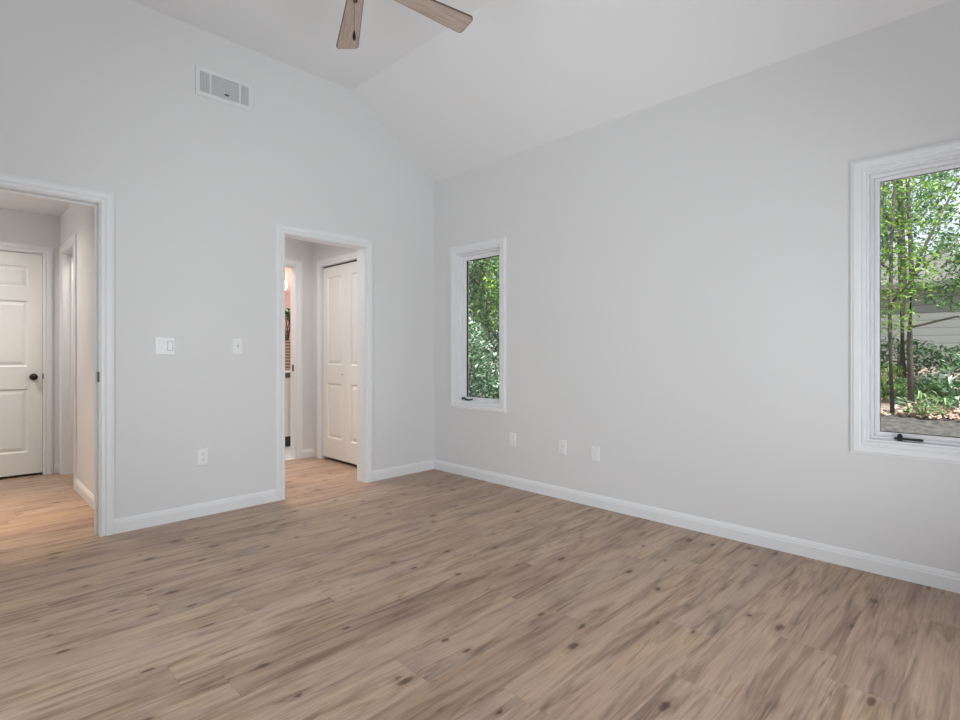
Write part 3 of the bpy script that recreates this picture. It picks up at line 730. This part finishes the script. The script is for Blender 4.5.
rng = np.random.default_rng(11)
def leaves(name, blobs, size, mat, parent, aspect=.5, droop=.3, flat=False):
    """blobs: (cx,cy,cz,rx,ry,rz,n) leaf clusters"""
    P = []
    for cx, cy, cz, rx, ry, rz, n in blobs:
        d = rng.normal(size=(n, 3)); d /= np.linalg.norm(d, axis=1)[:, None]
        rr = rng.uniform(.25, 1, size=(n, 1)) ** (1 / 2.2)
        P.append(np.array([cx, cy, cz]) + d * rr * np.array([rx, ry, rz]))
    P = np.concatenate(P); n = len(P)
    L = size * rng.uniform(.6, 1.25, size=(n, 1))
    a = rng.uniform(0, 2 * np.pi, n); el = rng.normal(-droop, .45 if not flat else .12, n)
    d = np.stack([np.cos(a) * np.cos(el), np.sin(a) * np.cos(el), np.sin(el)], 1)
    up = np.stack([rng.normal(0, .35 if not flat else .15, n), rng.normal(0, .35 if not flat else .15, n), np.ones(n)], 1)
    s = np.cross(d, up); s /= np.linalg.norm(s, axis=1)[:, None]; nrm = np.cross(s, d)
    v = np.stack([P - d * L / 2, P - s * L * aspect / 2 + nrm * L * .10 - d * L * .08, P + d * L / 2, P + s * L * aspect / 2 + nrm * L * .10 - d * L * .08], 1).reshape(-1, 3)
    me = bpy.data.meshes.new(name)
    i0 = np.arange(n) * 4
    F = np.concatenate([np.stack([i0, i0 + 3, i0 + 2], 1), np.stack([i0, i0 + 2, i0 + 1], 1)])
    me.from_pydata(v.tolist(), [], F.tolist()); me.materials.append(mat)
    o = bpy.data.objects.new(name, me); C.objects.link(o)
    if parent is not None: o.parent = parent
    return o
def tree(label, x, y, trunk, limbs, blobs, size, mat, r0=.09, group=None, name='tree', droop=.3):
    z = gz(x, y); t = empty(name, (x, y, z)); tag(t, label, 'tree' if name == 'tree' else 'shrub', group)
    bm = BM(); n = len(trunk)
    tube(bm, [(a, b_, c_) for a, b_, c_ in trunk], [r0 * (1 - .6 * i / (n - 1)) for i in range(n)], 9)
    for pts, rr in limbs: tube(bm, pts, [rr * (1 - .6 * i / (len(pts) - 1)) for i in range(len(pts))], 7)
    obj('trunk', bm, M['bark'], t, smooth=True)
    leaves('foliage', blobs, size, mat, t, droop=droop)
    return t
# trees seen through the right-hand window
tree('slender young tree with bright green leaves, leftmost trunk in the right window', 6.14, -2.83,
     [(0, 0, -.1), (-.02, .03, 1.2), (.03, .02, 2.4), (.02, -.02, 3.3), (.10, -.08, 5.2)], [([(0, 0, 2.0), (.2, .5, 2.6), (.3, .9, 3.0)], .02), ([(0, 0, 1.6), (.1, -.35, 2.1), (.2, -.7, 2.4)], .018)],
     [(0, .0, 2.0, .55, .55, .5, 800), (.1, -.1, 3.0, .8, .75, .5, 800), (0, 0, 1.35, .3, .3, .25, 200), (.2, 0, 4.3, 1.0, 1.0, .8, 500)], .075, M['leaf_bright'], .032)
tree('forked tree with a limb leaning right, middle of the right window', 6.97, -2.96,
     [(0, 0, -.1), (-.03, .02, 1.0), (.0, 0, 2.05), (.0, .04, 3.2), (.05, .10, 5.6)],
     [([(0, 0, 1.9), (.12, -.12, 2.35), (.25, -.32, 2.9), (.50, -.55, 3.5), (.75, -.95, 4.6)], .024), ([(0, 0, 1.2), (.3, -.5, 1.35), (.5, -1.0, 1.2)], .022)],
     [(.4, -.2, 2.15, .6, .65, .45, 700), (.5, -.7, 2.45, .5, .6, .3, 400), (.4, .3, 3.4, .8, .7, .6, 700), (.5, -.9, 4.2, .8, .8, .5, 350), (.3, -.6, 1.65, .5, .5, .25, 450)], .080, M['leaf_mid'], .045)
tree('thick-trunked background tree with bluish leaves behind the forked tree', 9.2, -2.62,
     [(0, 0, -.2), (0, 0, 2.0), (.05, .05, 4.0), (.0, .1, 7.0)], [([(0, 0, 3.0), (.5, .8, 3.8), (.8, 1.5, 4.4)], .05)],
     [(0, .2, 3.6, 1.5, 1.1, .9, 1900), (.3, -.2, 5.0, 1.6, 1.1, 1.0, 1500), (-.2, .7, 2.7, .9, .7, .6, 900)], .11, M['leaf_blue'], .085)
tree('leafy background tree with low boughs near the right photo edge', 9.0, -4.3,
     [(0, 0, -.2), (.05, 0, 1.5), (-.05, .1, 3.0), (0, .2, 5.5)], [([(0, 0, 1.6), (-.6, .5, 2.1), (-1.0, 1.0, 2.2)], .04), ([(0, 0, 2.4), (-.3, -.7, 3.0)], .04)],
     [(-.4, .3, 2.1, .9, .8, .55, 1100), (0, -.2, 4.6, 1.1, .8, .6, 500), (-.5, .2, 3.3, .8, .5, .4, 450)], .10, M['leaf_mid'], .05)
tree('tall pale green tree beyond the siding outbuilding', 20.6, -1.0,
     [(0, 0, 0), (0, 0, 3), (0, .2, 8)], [], [(0, 0, 4.2, 2.2, 2.8, 1.6, 2600), (0, 0, 6.8, 2.3, 2.4, 1.5, 1800)], .20, M['leaf_blue'], .16)
tree('tall green tree beyond the outbuilding at the far right', 20.8, -5.8,
     [(0, 0, 0), (0, 0, 3), (0, .2, 7)], [], [(0, 0, 3.9, 2.0, 2.2, 1.4, 1700)], .20, M['leaf_blue'], .16)
# grey outbuilding
r = empty('outbuilding', (14.6, -3.2, gz(14.6, -3.2))); tag(r, 'grey lap-sided outbuilding behind the trees in the right window', 'building')
bm = BM(); box(bm, 0, 3.2, -3.6, 3.6, -.3, 2.15); obj('siding_wall', bm, M['siding'], r)
bm = BM()
pr = [(-.3, 2.05), (1.6, 3.0), (3.5, 2.05), (3.5, 2.18), (1.6, 3.14), (-.3, 2.18)]
A = [bm.verts.new((x, -3.9, z)) for x, z in pr]; B = [bm.verts.new((x, 3.9, z)) for x, z in pr]
for k in range(6): bm.faces.new((A[k], A[(k + 1) % 6], B[(k + 1) % 6], B[k]))
bm.faces.new((A[0], A[1], A[4], A[5])); bm.faces.new((A[1], A[2], A[3], A[4])); bm.faces.new((B[0], B[1], B[4], B[5])); bm.faces.new((B[1], B[2], B[3], B[4]))
obj('roof', bm, M['roof_shingle'], r)
# shrubs and ground plants seen in the right window
def shrub(label, x, y, rx, ry, h, n, size, mat, group=None, stems=5):
    z = gz(x, y); t = empty('shrub', (x, y, z)); tag(t, label, 'shrub', group)
    bm = BM()
    for k in range(stems):
        a = k * 2.4; tube(bm, [(0.03 * math.cos(a), .03 * math.sin(a), -.08), (.35 * rx * math.cos(a), .35 * ry * math.sin(a), h * .5), (.6 * rx * math.cos(a), .6 * ry * math.sin(a), h * .85)], [.014, .01, .005], 6)
    obj('stem', bm, M['bark'], t, smooth=True)
    leaves('foliage', [(0, 0, h * .52, rx, ry, h * .5, n)], size, mat, t)
    return t
shrub('dark green bush low in front of the outbuilding', 10.9, -2.35, 1.0, .9, .85, 1300, .11, M['leaf_dark'])
shrub('dark bush at the foot of the forked tree', 10.4, -3.7, .9, .8, .75, 1200, .11, M['leaf_dark'])
shrub('bright green bush at the left edge of the right window', 7.9, -2.55, .32, .30, .60, 260, .10, M['leaf_bright'])
shrub('bluish green groundcover bush left of the arching clump', 8.4, -2.85, .5, .45, .30, 420, .09, M['leaf_blue'])
shrub('tall pale leafy bush right of the arching clump', 7.4, -3.50, .42, .30, .85, 230, .12, M['leaf_glint'])
shrub('low green bush beside the pale leafy bush', 8.0, -3.30, .4, .4, .35, 420, .08, M['leaf_mid'])
shrub('small green plant on the leaf litter', 6.1, -3.18, .30, .25, .16, 180, .07, M['leaf_mid'])
shrub('small pale plant on the leaf litter at the right', 6.7, -3.55, .30, .25, .22, 170, .08, M['leaf_glint'])
for i, (x, y, h, n, mt, lab) in enumerate([
    (7.5, -2.72, .26, 160, 'leaf_mid', 'low green seedling patch left of the arching clump, on the litter'),
    (8.6, -3.15, .42, 260, 'leaf_blue', 'bluish green low bush directly behind the arching clump'),
    (6.9, -2.98, .12, 90, 'leaf_blue', 'tiny bluish seedling in front of the arching clump'),
    (9.0, -3.75, .55, 320, 'leaf_mid', 'mid green bush behind the pale leafy bush')]):
    shrub(lab, x, y, .34, .30, h, n, .085, M[mt])
def strap_clump(label, x, y, n, L, seed):
    t = empty('strap_leaf_plant', (x, y, gz(x, y))); tag(t, label, 'plant'); rs = random.Random(seed); bm = BM()
    for k in range(n):
        a = rs.uniform(0, 2 * PI); l = L * rs.uniform(.7, 1.1); lift = rs.uniform(.75, 1.15); rows = []
        d = Vector((math.cos(a), math.sin(a), 0)); s = Vector((-d.y, d.x, 0))
        for i in range(9):
            q = i / 8; wv = .016 * (1 - q ** 2) + .002
            p = d * (l * q * .75) + Vector((0, 0, l * (lift * q - .95 * q * q)))
            rows.append((bm.verts.new(p - s * wv), bm.verts.new(p + s * wv)))
        for p, q in zip(rows, rows[1:]): bm.faces.new((p[0], p[1], q[1], q[0]))
    obj('foliage', bm, M['blade_leaf'], t, recalc=False)
strap_clump('arching strap-leaved clump in the middle of the right window', 7.6, -3.02, 46, .62, 1)
strap_clump('small arching strap-leaved clump right of the middle one', 7.1, -3.33, 34, .52, 2)
# litter: uncountable
P = []
xs = rng.uniform(5.9, 10.5, 9000); ys = rng.uniform(-5.2, -1.6, 9000)
keep = (np.sin(xs * 2.1 + ys * 1.3) + np.sin(ys * 3.1 - xs) + rng.normal(0, .5, 9000)) > -.3
blobs = [(x, y, gz(x, y) + .03, .05, .05, .012, 1) for x, y in zip(xs[keep], ys[keep])]
tag(leaves('leaf_litter', blobs, .085, M['litter'], None, aspect=.7, droop=0), 'pinkish tan fallen leaves scattered on the ground', 'leaf litter', kind='stuff')

# greenery seen through the narrow window
tree('dark-trunked tree rising in the narrow window', 2.75, 2.0,
     [(0, 0, -.1), (.02, -.02, 1.5), (.05, -.04, 3.0), (.10, .0, 5.5)], [([(0, 0, 2.2), (-.3, .4, 2.7), (-.5, .8, 3.0)], .03)],
     [(.1, .3, 2.9, .8, .8, .6, 1600), (0, .4, 3.8, 1.0, 1.0, .6, 1400), (-.3, .5, 2.2, .6, .6, .4, 900)], .075, M['leaf_mid'], .075)
tree('bright green sapling at the right of the narrow window', 2.35, 1.15,
     [(0, 0, -.1), (.0, .02, 1.0), (.03, .0, 2.9)], [], [(.0, .0, 2.35, .38, .36, .45, 800), (0, 0, 1.75, .28, .28, .3, 300)], .06, M['leaf_bright'], .02)
shrub('dense glossy bush with sun glints painted as whitish leaves, filling the narrow window', 1.36, 1.16, .60, .60, 1.75, 6000, .060, M['leaf_glint'], stems=8)
shrub('mid green bush behind the glossy bush in the narrow window', 2.9, 1.75, .8, .8, 2.3, 5000, .075, M['leaf_mid'])
for i, (x, y, mt, lab) in enumerate([(5.2, 4.6, 'leaf_blue', 'bluish background tree behind the bushes of the narrow window'), (7.0, 6.2, 'leaf_mid', 'mid green woodland tree far behind the narrow window'), (4.2, 5.8, 'leaf_dark', 'dark woodland tree far left behind the narrow window'), (6.2, 3.6, 'leaf_dark', 'dark woodland tree right behind the narrow window')]):
    tree(lab, x, y, [(0, 0, -.2), (0, .05, 2.2), (.05, 0, 6)], [], [(0, 0, 1.5, 1.3, 1.3, 1.2, 2200), (0, 0, 3.2, 1.6, 1.6, 1.2, 3000), (0, 0, 5.0, 1.6, 1.6, 1.2, 2000)], .12, M[mt], .13)
for x, y, mt, lab in [(12.2, .4, 'leaf_mid', 'green tree standing left of the outbuilding'), (13.2, -8.5, 'leaf_dark', 'dark tree standing right of the outbuilding'), (11.0, 3.4, 'leaf_dark', 'dark tree between the views of the two windows')]:
    tree(lab, x, y, [(0, 0, -.2), (0, .05, 2.2), (.05, 0, 6)], [], [(0, 0, 2.3, 1.2, 1.4, 1.0, 450), (0, 0, 4.4, 1.6, 1.7, 1.3, 700)], .16, M[mt], .14)
